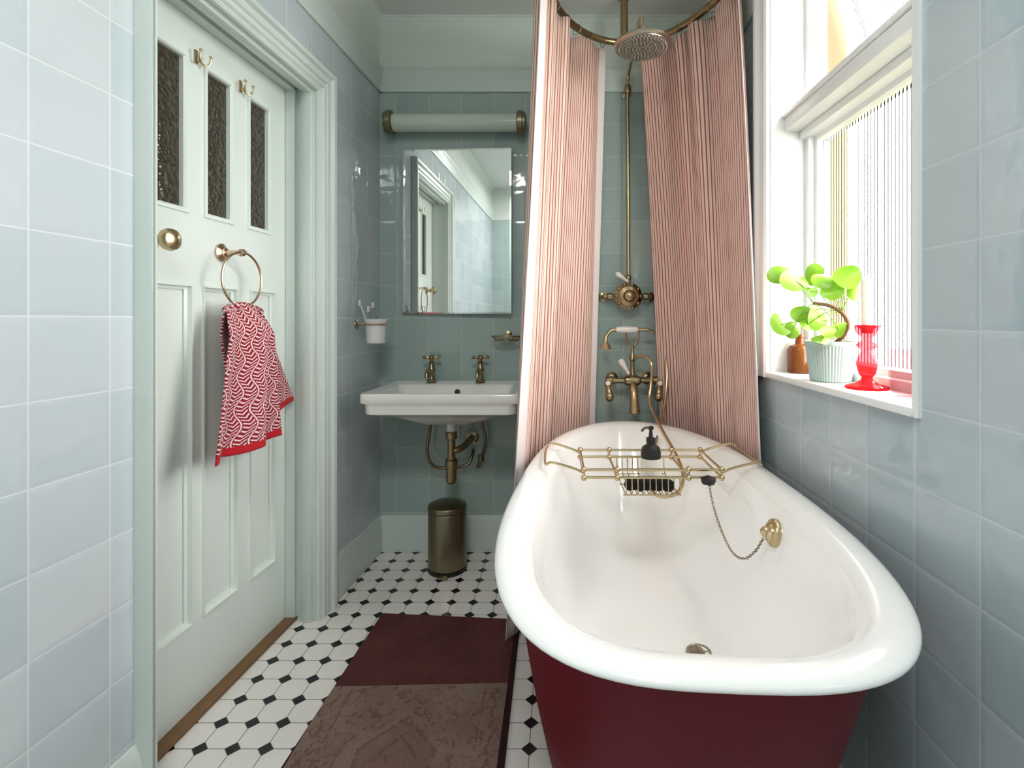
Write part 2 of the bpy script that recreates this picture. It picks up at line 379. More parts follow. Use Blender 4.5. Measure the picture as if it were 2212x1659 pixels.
# ------------------------------------------------------------------ cloth sheets
def sheet(name,fn,nu,nv,mat,parent=None,uvfn=None,thick=.0):
    rows=[[Vector(fn(i/nu,j/nv)) for i in range(nu+1)] for j in range(nv+1)]
    base=WL[parent.name]
    verts=[tuple(p-base) for r in rows for p in r]
    faces=[(j*(nu+1)+i,j*(nu+1)+i+1,(j+1)*(nu+1)+i+1,(j+1)*(nu+1)+i) for j in range(nv) for i in range(nu)]
    me=bpy.data.meshes.new(name); me.from_pydata(verts,[],faces); me.materials.append(mat)
    uv=me.uv_layers.new(name='UVMap')
    at=me.attributes.new('across','FLOAT','POINT')
    for j in range(nv+1):
        for i in range(nu+1): at.data[j*(nu+1)+i].value=i/nu
    for l in me.loops:
        i=l.vertex_index%(nu+1); j=l.vertex_index//(nu+1); uv.data[l.index].uv=uvfn(i/nu,j/nv)
    me.polygons.foreach_set('use_smooth',[True]*len(me.polygons))
    o=bpy.data.objects.new(name,me); C.objects.link(o); WL[o.name]=base; o.parent=parent
    if thick:
        md=o.modifiers.new('thick','SOLIDIFY'); md.thickness=thick; md.offset=0
    return o
tb=rc+Vector((0,0,-.083))
def towel_fn(off,drop,w0,w1,skew,ph,amp,hs):
    def fn(u,v):
        a=u-.5; t=v**.42
        w=w0*(1-t)+w1*t
        y=tb.y+a*w+skew*v+.006*math.sin(v*5+a*4)*t
        z=tb.z+.012*(1-(2*a)**2)*(1-t)-drop*v+hs*a*v+.005*math.sin(a*14+ph)*v
        x=tb.x+off*min(1,v*5)+amp*(.5+.5*t)*math.sin(a*2*PI*1.9+ph+v*.6)+.012*math.sin(a*8+1)*t
        if v<.04: x=tb.x+off*v*5+.3*amp*math.sin(a*30)
        return (x,y,z)
    return fn
tw=thing('hand_towel',(tb.x,tb.y,tb.z-.41),'red and white wave patterned towel hanging through the brass ring','towel')
sheet('front_layer',towel_fn(.036,.432,.13,.36,-.03,.3,.024,-.005),60,60,M['towel'],parent=tw,uvfn=lambda u,v:(u*.44,v*.435),thick=.005)
sheet('rear_layer',towel_fn(-.012,.380,.13,.35,.155,1.3,.010,.07),60,60,M['towel'],parent=tw,uvfn=lambda u,v:(u*.44+.02,v*.435),thick=.005)
def smoothpath(pts):
    pts=[Vector((a,b,0)) for a,b in pts]; n=len(pts)
    L=[0]
    for i in range(1,n): L.append(L[-1]+(pts[i]-pts[i-1]).length)
    def f(u):
        s=u*L[-1]; i=0
        while i<n-2 and L[i+1]<s: i+=1
        t=(s-L[i])/(L[i+1]-L[i]); p0,p1,p2,p3=pts[max(i-1,0)],pts[i],pts[i+1],pts[min(i+2,n-1)]
        return .5*((2*p1)+(-p0+p2)*t+(2*p0-5*p1+4*p2-p3)*t*t+(-p0+3*p1-3*p2+p3)*t**3)
    return f
RC=(.31,1.75); RA,RB,RZ=.355,.55,2.37
ell=lambda d:(RC[0]+RA*math.cos(math.radians(d)),RC[1]+RB*math.sin(math.radians(d)))
def curtain_fn(top,bot,nf,amp0,amp1,z1,seed,ex):
    ft,fb=smoothpath(top),smoothpath(bot)
    rnd=random.Random(seed); ph=[rnd.uniform(0,6) for _ in range(4)]
    def fn(u,v):
        k=v**ex
        p=ft(u).lerp(fb(u),k); e=.01
        d=(ft(min(1,u+e)).lerp(fb(min(1,u+e)),k)-ft(max(0,u-e)).lerp(fb(max(0,u-e)),k)).normalized()
        n=Vector((-d.y,d.x,0))
        uu=u+.040*math.sin(u*9+ph[0])+.02*math.sin(v*3+u*5)*v
        a=amp0*(1-v)+amp1*v
        s=math.sin(uu*2*PI*nf+ph[1]); s2=math.sin(uu*2*PI*nf*.43+ph[2]+v*.8); s3=math.sin(uu*2*PI*nf*2.7+ph[3])*(1-v)**2
        tuck=1-math.exp(-((1-u)/.04)**2)*.7
        off=a*(.8*s+.5*s2+.12*s3)*tuck
        p=p+n*off+d*a*.25*tuck*math.sin(uu*4*PI*nf+ph[3])
        x=min(p.x,XR-.008); y=min(p.y,YB-.03)
        zt=RZ-.024-.016*abs(math.sin(u*PI*nf*1.2))**1.5
        return (x,y,zt*(1-v)+z1*v)
    return fn
lt=[ell(d) for d in (103,118,133,150,168,186)]
lb=[(.175,2.375),(.06,2.36),(-.05,2.29),(-.115,2.08),(-.145,1.88),(-.165,1.70)]
cl=thing('shower_curtain',(-.05,2.0,.04),'striped shower curtain hanging beside the washbasin, with a pale lining edge','curtain','striped shower curtains')
sheet('fabric',curtain_fn(lt,lb,4.2,.032,.030,.045,3,1.1),300,60,M['curtainL'],parent=cl,uvfn=lambda u,v:(u*1.35,v*2.3),thick=.002)
rt=[ell(d) for d in (77,62,47,33,20,8)]
rb=[(.52,2.395),(.60,2.36),(.66,2.25),(.680,2.05),(.686,1.85),(.684,1.62)]
cr=thing('shower_curtain',(.6,2.1,.04),'striped shower curtain hanging beside the window','curtain','striped shower curtains')
sheet('fabric',curtain_fn(rt,rb,4.3,.032,.014,.045,11,.8),300,60,M['curtainR'],parent=cr,uvfn=lambda u,v:(u*1.35,v*2.3),thick=.002)
for root,degs in ((cl,(106,117,128,139,151,163,175)),(cr,(74,63,52,41,30,19,10))):
    for d in degs:
        x,y=ell(d); m=MB(); a=math.radians(d); m.torus((x,y,RZ-.008),.021,.0016,(-RA*math.sin(a),RB*math.cos(a),0),20,6); m.build('curtain_ring',M['brass_dark'],root)
r=thing('curtain_rail',(RC[0],RC[1],RZ),'aged brass oval curtain rail hung from the ceiling over the bath','curtain rail')
m=MB(); m.tube([(*ell(d),RZ) for d in range(0,360,4)],.0145,16,closed=True,smooth=False); m.build('rail',M['brass_dark'],r)
for d,rr in ((90,.0175),(270,.0125)):
    x,y=ell(d); m=MB(); m.lathe([(rr,0),(rr,ZC-RZ-.012),(.035,ZC-RZ-.01),(.035,ZC-RZ)],(x,y,RZ)); m.lathe([(.022,-.022),(.022,.022)],(x,y,RZ),(1,0,0)); m.build('ceiling_stay',M['brass_dark'],r)
m=MB(); x,y=ell(0); m.lathe([(.009,0),(.009,.04),(.02,.042),(.02,.055)],(x,y,RZ),(1,0,0)); m.build('wall_bracket',M['brass_dark'],r)

# ------------------------------------------------------------------ shower
r=thing('shower',(.345,2.44,1.10),'brass rain shower with riser pipe, valve and round head above the bath','shower')
rx=.342; ry=2.415
m=MB(); m.tube([(rx+.004,ry,1.30),(rx+.002,ry,1.8),(rx,ry,2.2),(rx,ry-.01,2.255),(rx,ry-.05,2.28),(rx-.006,2.15,2.285),(rx-.012,1.99,2.285),(rx-.013,1.955,2.27),(rx-.013,1.95,2.24)],.0088,12); m.build('riser_pipe',M['brass'],r)
m=MB(); m.lathe([(.014,0),(.017,.01),(.017,.03),(.012,.04)],(rx,ry,2.19)); m.lathe([(.02,0),(.02,.006),(.007,.01),(.007,.06)],(rx,YB,2.21),(0,-1,0)); m.build('bracket',M['brass_dark'],r)
hc=Vector((rx-.008,1.95,2.165))
m=MB(); m.lathe([(.104,-.004),(.109,0),(.109,.008),(.10,.016),(.06,.028),(.025,.038),(.016,.05),(.018,.06),(.013,.075)],hc,seg=48); m.sphere(hc+Vector((0,0,.062)),.02); hd=m.build('shower_head',M['steel'],r)
m=MB(); m.lathe([(.098,-.007),(.1,-.003)],hc,seg=40)
pl=m.build('nozzle_plate',M['steel'],hd)
m=MB()
for ring in range(1,8):
    for k in range(ring*6):
        a=2*PI*k/(ring*6)+ring*.3; q=hc+Vector((math.cos(a)*ring*.0128,math.sin(a)*ring*.0128,-.010)); m.lathe([(.0026,-.003),(.0036,.004)],q,seg=6)
m.build('nozzles',M['nozzle'],hd,label='grey rubber spray nozzles')
vc=P(1357,640,2.40)
m=MB(); m.lathe([(.03,-.055),(.03,0),(.062,.004),(.064,.012),(.05,.02),(.045,.024),(.045,.03),(.028,.036),(.022,.05),(.012,.056),(0,.058)],vc,(0,-1,0),36)
for k in range(10):
    a=2*PI*k/10; m.sphere(vc+Vector((math.cos(a)*.056,-.014,math.sin(a)*.056)),.0095,10)
m.build('valve_wheel',M['brass_dark'],r)
m=MB(); m.lathe([(.013,-.115),(.013,-.1),(.018,-.095),(.018,-.075),(.011,-.07),(.011,.07),(.018,.075),(.018,.095),(.013,.1),(.013,.115)],vc+Vector((0,.02,0)),(1,0,0),20)
for s in (-1,1): m.tube([vc+Vector((s*.108,.02,0)),vc+Vector((s*.112,.07,0))],.011,12)
for s in (-1,1): m.lathe([(.024,0),(.024,.006),(.012,.01)],(vc.x+s*.112,YB,vc.z),(0,-1,0))
m.lathe([(.016,.02),(.016,.05),(.011,.055),(.011,.075),(.015,.08),(.015,.095),(.01,.1)],vc+Vector((0,.0,0)),(0,0,1),16); m.build('valve_body',M['brass_dark'],r)
m=MB(); m.lathe([(.007,0),(.006,.02),(.009,.035),(.0125,.055),(.011,.066),(0,.072)],vc+Vector((-.008,-.03,.07)),(-.8,-.35,.5),14); m.build('lever',M['ceramic'],r,label='white ceramic lever')

# bath filler
fy=2.365; fc=P(1366,822,fy)
r=thing('bath_mixer_tap',(fc.x,fy,fc.z-.1),'brass bath filler tap with handset cradle on the back wall above the tub','tap')
m=MB(); m.lathe([(.014,-.125),(.02,-.118),(.02,-.095),(.013,-.09),(.012,-.04),(.022,-.03),(.026,0),(.022,.03),(.012,.04),(.013,.09),(.02,.095),(.02,.118),(.014,.125)],fc,(1,0,0),22)
for s in (-1,1):
    m.tube([fc+Vector((s*.085,0,0)),fc+Vector((s*.085,.06,0)),fc+Vector((s*.085,.1,0))],.012,12)
    m.lathe([(.03,0),(.03,.005),(.02,.012),(.014,.016)],(fc.x+s*.085,YB,fc.z),(0,-1,0))
m.lathe([(.016,0),(.014,.03),(.01,.04),(.009,.09),(.014,.095),(.014,.11),(.008,.12),(.008,.165)],fc,(0,0,1),18)
m.build('body',M['brass_dark'],r)
m=MB(); m.tube([fc+Vector((0,-.005,-.01)),fc+Vector((0,-.03,-.035)),fc+Vector((0,-.05,-.07)),fc+Vector((0.002,-.055,-.125))],[.017,.02,.018,.022],14); m.lathe([(.024,0),(.026,.01),(.02,.018)],fc+Vector((.002,-.056,-.14))); m.build('spout',M['brass'],r)
for s in (-1,1):
    hcx=fc+Vector((s*.118,-.03,-.012)); h=MB()
    h.lathe([(.010,-.035),(.012,0),(.016,.004),(.016,.012),(.008,.018),(0,.02)],hcx,(0,-1,0),16)
    h.tube([hcx+Vector((0,-.004,.0)),hcx+Vector((s*-.004,-.016,-.03)),hcx+Vector((s*-.006,-.02,-.05))],[.009,.014,.016],12); h.sphere(hcx+Vector((s*-.006,-.02,-.055)),.02,14,(1,1,1.15))
    hh=h.build('handle',M['brass_dark'],r)
    h=MB(); h.lathe([(.011,0),(.0105,.004),(0,.005)],hcx+Vector((0,-.019,.006)),(0,-1,0),16); h.build('cap',M['ceramic'],hh)
m=MB(); l0=fc+Vector((-.02,-.02,.035)); m.tube([fc+Vector((0,-.01,.02)),l0],.006,10,smooth=False); m.build('lever_stem',M['brass_dark'],r)
m=MB(); m.lathe([(.009,0),(.008,.015),(.012,.045),(.0155,.065),(.012,.078),(0,.082)],l0,(-.5,-.25,.78),16); m.build('diverter_lever',M['ceramic'],r,label='white ceramic lever')
cz=P(1362,716,fy).z
m=MB()
for s in (-1,1): m.tube([fc+Vector((0,0,.15)),fc+Vector((s*.022,-.0,.18)),Vector((fc.x+s*.03,fy,cz-.006)),Vector((fc.x+s*.032,fy,cz+.012))],.0045,8)
m.build('cradle',M['brass_dark'],r)
hs=thing('shower_handset',(fc.x-.02,fy,cz-.06),'brass hand shower with white ceramic grip and hose resting on the bath tap','hand shower')
m=MB(); m.tube([P(1398,712,fy),P(1378,712,fy),P(1330,712,fy),P(1318,716,fy),P(1309,728,fy-.01),P(1308,738,fy-.012)],[.008,.008,.008,.008,.008,.01],12)
bell=P(1308,745,fy-.012); m.lathe([(.026,-.018),(.027,-.012),(.02,0),(.01,.014),(.008,.02)],bell); m.build('head',M['brass'],hs)
m=MB(); m.lathe([(.010,-.05),(.012,-.048),(.0155,-.02),(.0155,.02),(.012,.048),(.010,.05)],P(1354,712,fy),(1,0,0),18); m.build('grip',M['ceramic'],hs,label='white ceramic grip')
hp=[P(1370,772,2.36),P(1392,771,2.33),P(1408,788,2.30),P(1406,830,2.29),P(1404,872,2.25),P(1428,925,2.12),P(1462,985,1.96),P(1476,1028,1.85),P(1466,1062,1.80),P(1436,1073,1.80),P(1408,1060,1.86),P(1404,1010,1.99),P(1424,930,2.17),P(1436,870,2.27),P(1441,800,2.33),P(1432,745,2.35),P(1416,720,fy),P(1398,712,fy)]
m=MB(); m.tube(hp,.0066,10,sub=8); m.build('hose',M['brass'],hs)

# ------------------------------------------------------------------ bath
A=Vector((.230,.632,0)); B=Vector((.318,2.285,0)); ctr=(A+B)/2; ax=(B-A).normalized(); px=Vector((ax.y,-ax.x,0)); ha=(B-A).length/2
N=112
def tring(du,dv,z):
    out=[]
    for k in range(N):
        t=2*PI*k/N; c,s=math.cos(t),math.sin(t); n=2.62-.38*c
        u=(ha-du)*math.copysign(abs(c)**(2/n),c); b=.376-.046*(u/ha)-dv
        v=b*math.copysign(abs(s)**(2/n),s)
        out.append(ctr+ax*u+px*v+Vector((0,0,z)))
    return out
bt=thing('bathtub',(ctr.x,ctr.y,0),'large white roll top bathtub with dark red painted outside, below the window','bathtub')
m=MB(); m.loft([tring(*q) for q in [(.5,.25,.125),(.34,.14,.13),(.28,.11,.15),(.22,.09,.22),(.15,.070,.36),(.10,.052,.5),(.062,.040,.60),(.050,.036,.645)]],cap1=False); m.build('painted_shell',M['red_paint'],bt,ang=60)
rings=[tring(.048,.034,.643)]
for k in range(12):
    a=math.radians(250-k*19)
    d=.029+.029*math.cos(a)
    rings.append(tring(d,d,.657+.0115*math.sin(a)))
inner=[(.066,.062,.660),(.086,.076,.63),(.13,.09,.55),(.185,.105,.45),(.24,.125,.36),(.31,.155,.29),(.39,.19,.255),(.48,.23,.240),(.62,.29,.236),(.75,.315,.235)]
m=MB(); m.loft(rings+[tring(*q) for q in inner],cap0=False); en=m.build('enamel_interior',M['enamel'],bt,ang=80)
for su in (-1,1):
    for sv in (-1,1):
        c=ctr+ax*(su*.47)+px*(sv*.19); d=(ax*su*.4+px*sv).normalized()
        m=MB(); m.tube([c+Vector((0,0,.20)),c+d*.02+Vector((0,0,.14)),c+d*.045+Vector((0,0,.08)),c+d*.05+Vector((0,0,.035))],[.045,.04,.022,.024],14); m.sphere(c+d*.055+Vector((0,0,.028)),.03,14,(1,1,.93)); m.build('foot',M['red_paint'],bt)
dc=Vector((.38,1.35,.238)); m=MB(); m.torus(dc,.03,.004); m.lathe([(.029,-.004),(.029,.0),(.006,.001)],dc)
m.box(dc.x-.028,dc.x+.028,dc.y-.002,dc.y+.002,dc.z,dc.z+.003).box(dc.x-.002,dc.x+.002,dc.y-.028,dc.y+.028,dc.z,dc.z+.003); m.build('drain',M['steel'],bt)
oc=Vector((.554,1.30,.575)); m=MB(); m.lathe([(.034,-.012),(.035,0),(.033,.004),(.024,.007),(.022,.013),(.013,.018),(.012,.024),(.006,.03),(0,.032)],oc,(-1,0,.15),32); m.build('overflow',M['brass'],bt)
pc=thing('bath_plug',(.455,1.50,.60),'black bath plug on a fine chain hooked on the bath rack','bath plug')
plug=P(1530,1030,1.50)
m=MB(); m.lathe([(.018,-.008),(.021,0),(.022,.008),(.012,.012),(.004,.016)],plug-Vector((0,0,.012))); m.build('plug',M['black'],pc)
cp=[plug+Vector((0,0,.004)),P(1538,1080,1.47),P(1556,1140,1.43),P(1580,1190,1.40),P(1606,1207,1.37),P(1632,1190,1.33),P(1650,1160,1.305)]
def crs(pts,n):
    out=[]
    for i in range(len(pts)-1):
        p0,p1,p2,p3=pts[max(i-1,0)],pts[i],pts[i+1],pts[min(i+2,len(pts)-1)]
        for k in range(n):
            t=k/n; out.append(.5*((2*p1)+(-p0+p2)*t+(2*p0-5*p1+4*p2-p3)*t*t+(-p0+3*p1-3*p2+p3)*t**3))
    out.append(pts[-1]); return out
path=crs(cp,40); m=MB(); acc=0; i0=0; links=0
for i in range(1,len(path)):
    acc+=(path[i]-path[i-1]).length
    if acc>.0066:
        d=(path[i]-path[i0]).normalized(); mid=(path[i]+path[i0])/2
        side=d.cross(Vector((0,0,1))); side=side.normalized() if side.length>.01 else Vector((1,0,0)); nrm=side if links%2 else d.cross(side).normalized()
        b=nrm.cross(d); m.tube([mid+d*(.005*math.cos(a))+b*(.0032*math.sin(a)) for a in [2*PI*k/10 for k in range(10)]],.0011,5,closed=True,smooth=False)
        acc=0;i0=i;links+=1
m.build('chain',M['bronze'],pc)

# bath rack
r=thing('bath_rack',(.29,1.65,.60),'brass wire bath rack spanning the bathtub, holding a soap bottle','bath rack')
x0,x1,y0,y1=.085,.50,1.53,1.76
ZH,ZL,ZBK=.668,.645,.590
m=MB()
for y in (y0,y1):
    for z in (ZH,ZL): m.tube([(x0-.006,y,z),(x1+.006,y,z)],.0042,8,smooth=False)
for x in (x0,x1):
    for z in (ZH,ZL): m.tube([(x,y0,z),(x,y1,z)],.0038,8,smooth=False)
for x in (x0,x0+.1,x1-.1,x1):
    for y in (y0,y1):
        m.sphere((x,y,ZH+.001),.0095,12).sphere((x,y,ZL-.001),.0095,12); m.tube([(x,y,ZL),(x,y,ZH)],.004,8,smooth=False)
for x in (x0+.1,x1-.1): m.tube([(x,y0,ZL),(x,y1,ZL)],.0038,6,smooth=False)
m.build('frame',M['brass'],r)
m=MB()
for k in range(10):
    x=x0+.127+k*.018; m.tube([(x,y0,ZL),(x,y0-.004,ZBK+.013),(x,y0+.01,ZBK),(x,y0+.08,ZBK),(x,y0+.2,ZBK),(x,y1-.004,ZBK+.018),(x,y1,ZL)],.0019,6)
for y in (y0+.01,y0+.11,y1-.01): m.tube([(x0+.12,y,ZBK-.001),(x1-.12,y,ZBK-.001)],.002,6,smooth=False)
m.build('basket',M['brass'],r)
for s,xe,xr in ((-1,x0,-.03),(1,x1,.625)):
    m=MB(); m.tube([(xe,y1,ZH-.01),(xe+s*.03,y1+.002,ZH+.004),(xr-s*.02,y1+.005,.690),(xr,y1-.01,.679),(xr+s*.004,1.66,.679),(xr,y0+.02,.679),(xr-s*.02,y0+.0,.690),(xe+s*.03,y0,ZH+.004),(xe,y0,ZH-.01)],.004,8); m.build('arm',M['brass'],r)
sb=Vector((.306,1.635,ZBK+.0018)); r=thing('soap_bottle',sb,'dark pump soap bottle with pale label standing in the bath rack','bottle')
m=MB(); m.lathe([(.028,0),(.032,.004),(.032,.104),(.028,.118),(.014,.128),(.013,.136)],sb); m.build('body',M['black'],r)
m=MB(); m.lathe([(.0322,.018),(.0328,.018),(.0328,.085),(.0322,.085)],sb); m.build('paper_label',M['label'],r)
m=MB(); m.lathe([(.015,.134),(.015,.148),(.007,.150),(.005,.174),(.009,.176),(.009,.184),(.004,.186)],sb); m.tube([sb+Vector((0,0,.18)),sb+Vector((-.02,-.01,.182)),sb+Vector((-.032,-.018,.174))],.004,8); m.build('pump',M['black'],r)
m=MB()
for i in range(9):
    m.sphere((.23+i*.0145,1.567+.006*math.sin(i*2.1),ZBK+.0225+.002*math.sin(i*3)),.0195,12,(1,.9,1))
m.build('bath_sponge',M['black_sponge'],label='black sponge lying in the wire basket of the bath rack',cat='sponge')

# ------------------------------------------------------------------ basin
def rrect(cx,cy,hx,hy,r,z,n=10):
    r=min(r,hx-.001,hy-.001); out=[]
    for qx,qy,a0 in ((1,1,0),(-1,1,90),(-1,-1,180),(1,-1,270)):
        for k in range(n):
            a=math.radians(a0+90*k/(n-1)); out.append(Vector((cx+qx*(hx-r)+r*math.cos(a),cy+qy*(hy-r)+r*math.sin(a),z)))
    return out
bx=-.458; by=2.2325
bs=thing('washbasin',(bx,by,.45),'white rectangular wall hung ceramic washbasin under the mirror','washbasin')
R=[(bx,by+.02,.06,.05,.04,.665),(bx,by+.02,.15,.10,.08,.675),(bx,by+.01,.22,.16,.08,.712),(bx,by+.005,.25,.20,.06,.736),(bx,by,.285,.215,.04,.738),(bx,by,.302,.2245,.035,.744),(bx,by,.304,.226,.035,.775),(bx,by,.308,.2275,.035,.782),(bx,by,.322,.2325,.036,.788),(bx,by,.322,.2325,.036,.818),(bx,by,.3195,.230,.036,.824),(bx,by,.316,.2265,.034,.826),
(bx,by,.300,.2155,.03,.826),(bx,by-.006,.290,.208,.03,.821),(bx,by-.035,.272,.168,.03,.820),(bx,by-.035,.264,.16,.03,.815),(bx,by-.035,.245,.142,.04,.745),(bx,by-.035,.16,.09,.05,.722),(bx,by-.035,.03,.03,.02,.716)]
m=MB(); m.loft([rrect(*q) for q in R]); m.build('bowl',M['ceramic'],bs,ang=50)
m=MB(); m.lathe([(.013,0),(.013,.003),(.009,.004)],(-.452,by-.035+.1535,.785),(0,-1,.25)); m.build('overflow_hole',M['black'],bs)
m=MB(); m.lathe([(.022,0),(.022,.003),(.01,.002)],(bx,by-.035,.717)); m.build('drain',M['brass'],bs)
def tap(x,label):
    c=Vector((x,2.405,.8255)); t=thing('pillar_tap',c,label,'tap','brass pillar taps on the washbasin')
    m=MB(); m.lathe([(.024,0),(.024,.005),(.018,.012),(.013,.02),(.014,.04),(.018,.052),(.017,.065),(.011,.074),(.009,.082),(.014,.086),(.014,.094),(.008,.098),(.007,.112)],c,seg=20); m.build('body',M['brass_dark'],t)
    m=MB(); m.tube([c+Vector((0,-.008,.045)),c+Vector((0,-.05,.06)),c+Vector((0,-.085,.052)),c+Vector((0,-.095,.03))],[.011,.010,.0095,.0105],12); m.build('spout',M['brass_dark'],t)
    m=MB()
    for k in range(4):
        a=k*PI/2+.25; d=Vector((math.cos(a),math.sin(a),0)); m.tube([c+Vector((0,0,.115)),c+d*.03+Vector((0,0,.115))],.0055,8,smooth=False); m.sphere(c+d*.033+Vector((0,0,.115)),.009,12)
    m.lathe([(.012,.105),(.013,.12),(.008,.127),(0,.128)],c,seg=16); m.build('cross_handle',M['brass_dark'],t)
tap(-.585,'brass cross head tap nearer the door wall, on the washbasin ledge')
tap(-.355,'brass cross head tap nearer the shower curtain, on the washbasin ledge')
t=thing('basin_waste_trap',(bx,2.25,.40),'brass bottle trap with waste pipe under the washbasin','drain pipe')
tcx,tcy=bx-.002,2.25
m=MB(); m.lathe([(.021,.625),(.021,.6645)],(tcx,tcy,0)); m.build('tailpiece',M['white_plastic'],t,label='white plastic collar')
m=MB(); m.lathe([(.012,.395),(.02,.40),(.024,.405),(.024,.47),(.028,.475),(.028,.50),(.019,.505),(.017,.52),(.017,.59),(.026,.595),(.026,.622),(.022,.627)],(tcx,tcy,0)); m.tube([(tcx,tcy,.535),(tcx+.04,tcy+.03,.545),(tcx+.055,2.40,.55),(tcx+.055,YB,.55)],.015,12); m.lathe([(.034,0),(.034,.005),(.017,.012)],(tcx+.055,YB,.55),(0,-1,0)); m.build('trap',M['brass_dark'],t)
m=MB(); m.tube([(-.585,2.405,.737),(-.59,2.40,.62),(-.6,2.38,.5),(-.57,2.38,.435),(-.50,2.40,.42),(-.42,2.42,.43),(-.40,2.44,.47),(-.40,YB,.49)],.0075,10); m.build('supply_pipe',M['bronze'],label='curved flexible supply pipe looping beneath the washbasin, nearer the door wall',cat='pipe',group='supply pipes under the washbasin')
m=MB(); m.tube([(-.355,2.405,.737),(-.35,2.40,.64),(-.33,2.40,.56),(-.345,2.41,.48),(-.37,2.43,.42),(-.372,YB,.41)],.0075,10); m.lathe([(.014,0),(.014,.03)],(-.352,2.408,.45)); m.build('supply_pipe',M['bronze'],label='short supply pipe under the washbasin, nearer the shower curtain',cat='pipe',group='supply pipes under the washbasin')

# ------------------------------------------------------------------ mirror, lamp
mc=Vector((-.475,2.438,0)); rot=Matrix.Translation(mc)@Matrix.Rotation(math.radians(-3.1),4,'Z')
r=thing('wall_mirror',(-.475,2.45,1.147),'plain rectangular mirror on the tiled wall above the washbasin','mirror')
def fm(a,b,p): return rot@Vector((a,-p,b))
m=MB(); m.loft([[fm(a,b,p) for a,b in ((-hx,1.542-hz),(hx,1.542-hz),(hx,1.542+hz),(-hx,1.542+hz))] for hx,hz,p in ((.265,.395,-.004),(.265,.395,.0),(.257,.387,.001))]); m.build('glass',M['mirror'],r,smooth=False)
m=MB(); m.loft([[fm(a,b,p) for a,b in ((-hx,1.542-hz),(hx,1.542-hz),(hx,1.542+hz),(-hx,1.542+hz))] for hx,hz,p in ((.262,.392,-.0125),(.262,.392,-.004))]); m.box(-.52,-.25,2.445,YB,1.3,1.8); m.build('backing',M['white_plastic'],r,smooth=False)
lc=Vector((-.472,2.395,2.045)); r=thing('wall_light',lc-Vector((0,0,.06)),'frosted glass tube wall light with bronze end caps above the mirror','wall light')
m=MB(); m.lathe([(.041,-.305),(.041,.305)],lc,(1,0,0),32); m.build('glass_tube',M['frosted'],r)
for s in (-1,1):
    m=MB(); m.lathe([(.047,.29),(.056,.295),(.056,.316),(.05,.32),(.05,.328),(.036,.334),(0,.335)],lc,(s,0,0),32); m.build('end_cap',M['bronze'],r)
    m=MB(); m.box(lc.x+s*.31-.012,lc.x+s*.31+.012,lc.y,YB,lc.z-.02,lc.z+.02,.003); m.build('bracket',M['bronze'],r)
c=P(812,715,2.22); zt=P(0,690,2.22).z; zb=P(0,742,2.22).z
r=thing('tumbler_holder',(c.x,c.y,zb),'brass ring bracket with a white ceramic tumbler on the tiled wall in the corner','toothbrush holder')
m=MB(); wx=LW(0,2.22,0).x; m.lathe([(.02,0),(.02,.005),(.012,.01)],(wx,2.22,zt-.022),(1,0,0)); m.tube([(wx,2.22,zt-.022),(c.x-.045,2.22,zt-.022)],.005,8,smooth=False)
m.torus((c.x,c.y,zt-.022),.0455,.0035,seg=32)
m.build('bracket',M['pinkbrass'],r)
m=MB(); m.lathe([(.034,0),(.039,.004),(.042,.05),(.044,.088),(.050,.096),(.051,.104),(.047,.106),(.042,.098),(.036,.01),(0,.008)],(c.x,c.y,zb),seg=36); m.build('tumbler',M['ceramic'],r)
def brush(a,b,mat,label):
    a=Vector(a);b=Vector(b); t=thing('toothbrush',a,label,'toothbrush','toothbrushes in the tumbler')
    m=MB(); m.tube([a,a.lerp(b,.5),b],[.0045,.004,.003],8); m.build('handle',mat,t)
    m=MB(); m.box(-.005,.005,-.011,.003,-.012,.013,.001,Matrix.Translation(b)); m.build('bristles',M['white_plastic'],t)
brush((c.x-.015,c.y,zb+.012),P(778,655,2.20),M['white_plastic'],'white toothbrush leaning toward the door in the tumbler')
brush((c.x+.008,c.y,zb+.012),P(797,668,2.22),M['grey_plastic'],'grey toothbrush standing upright in the tumbler, middle one')
brush((c.x+.022,c.y,zb+.012),P(806,660,2.24),M['grey_plastic'],'grey toothbrush standing nearest the mirror in the tumbler')
c=Vector((-.232,2.405,1.02)); r=thing('soap_dish',c,'brass wire soap basket on the back wall right of the mirror','soap dish')
m=MB(); m.torus(c+Vector((0,0,.02)),.07,.0035,sx=1.0,sy=.6,seg=36); m.torus(c,.045,.0025,sx=1.1,sy=.6,seg=30)
for k in range(14):
    a=2*PI*k/14; m.tube([c+Vector((.07*math.cos(a),.042*math.sin(a),.02)),c+Vector((.05*math.cos(a),.027*math.sin(a),0))],.0018,6,smooth=False)
for k in range(-3,4): m.tube([c+Vector((k*.013,-.025,0)),c+Vector((k*.013,.025,0))],.0018,6,smooth=False)
m.tube([c+Vector((0,.04,.02)),c+Vector((0,.065,.025))],.005,8,smooth=False); m.lathe([(.022,0),(.022,.005),(.01,.01)],(c.x,YB,c.z+.025),(0,-1,0)); m.build('basket',M['brass_dark'],r)
m=MB(); m.sphere(c+Vector((0,0,.014)),.034,16,(1.1,.65,.35)); m.build('soap_bar',M['soap'],label='pale bar of soap lying in the wire soap dish',cat='soap')

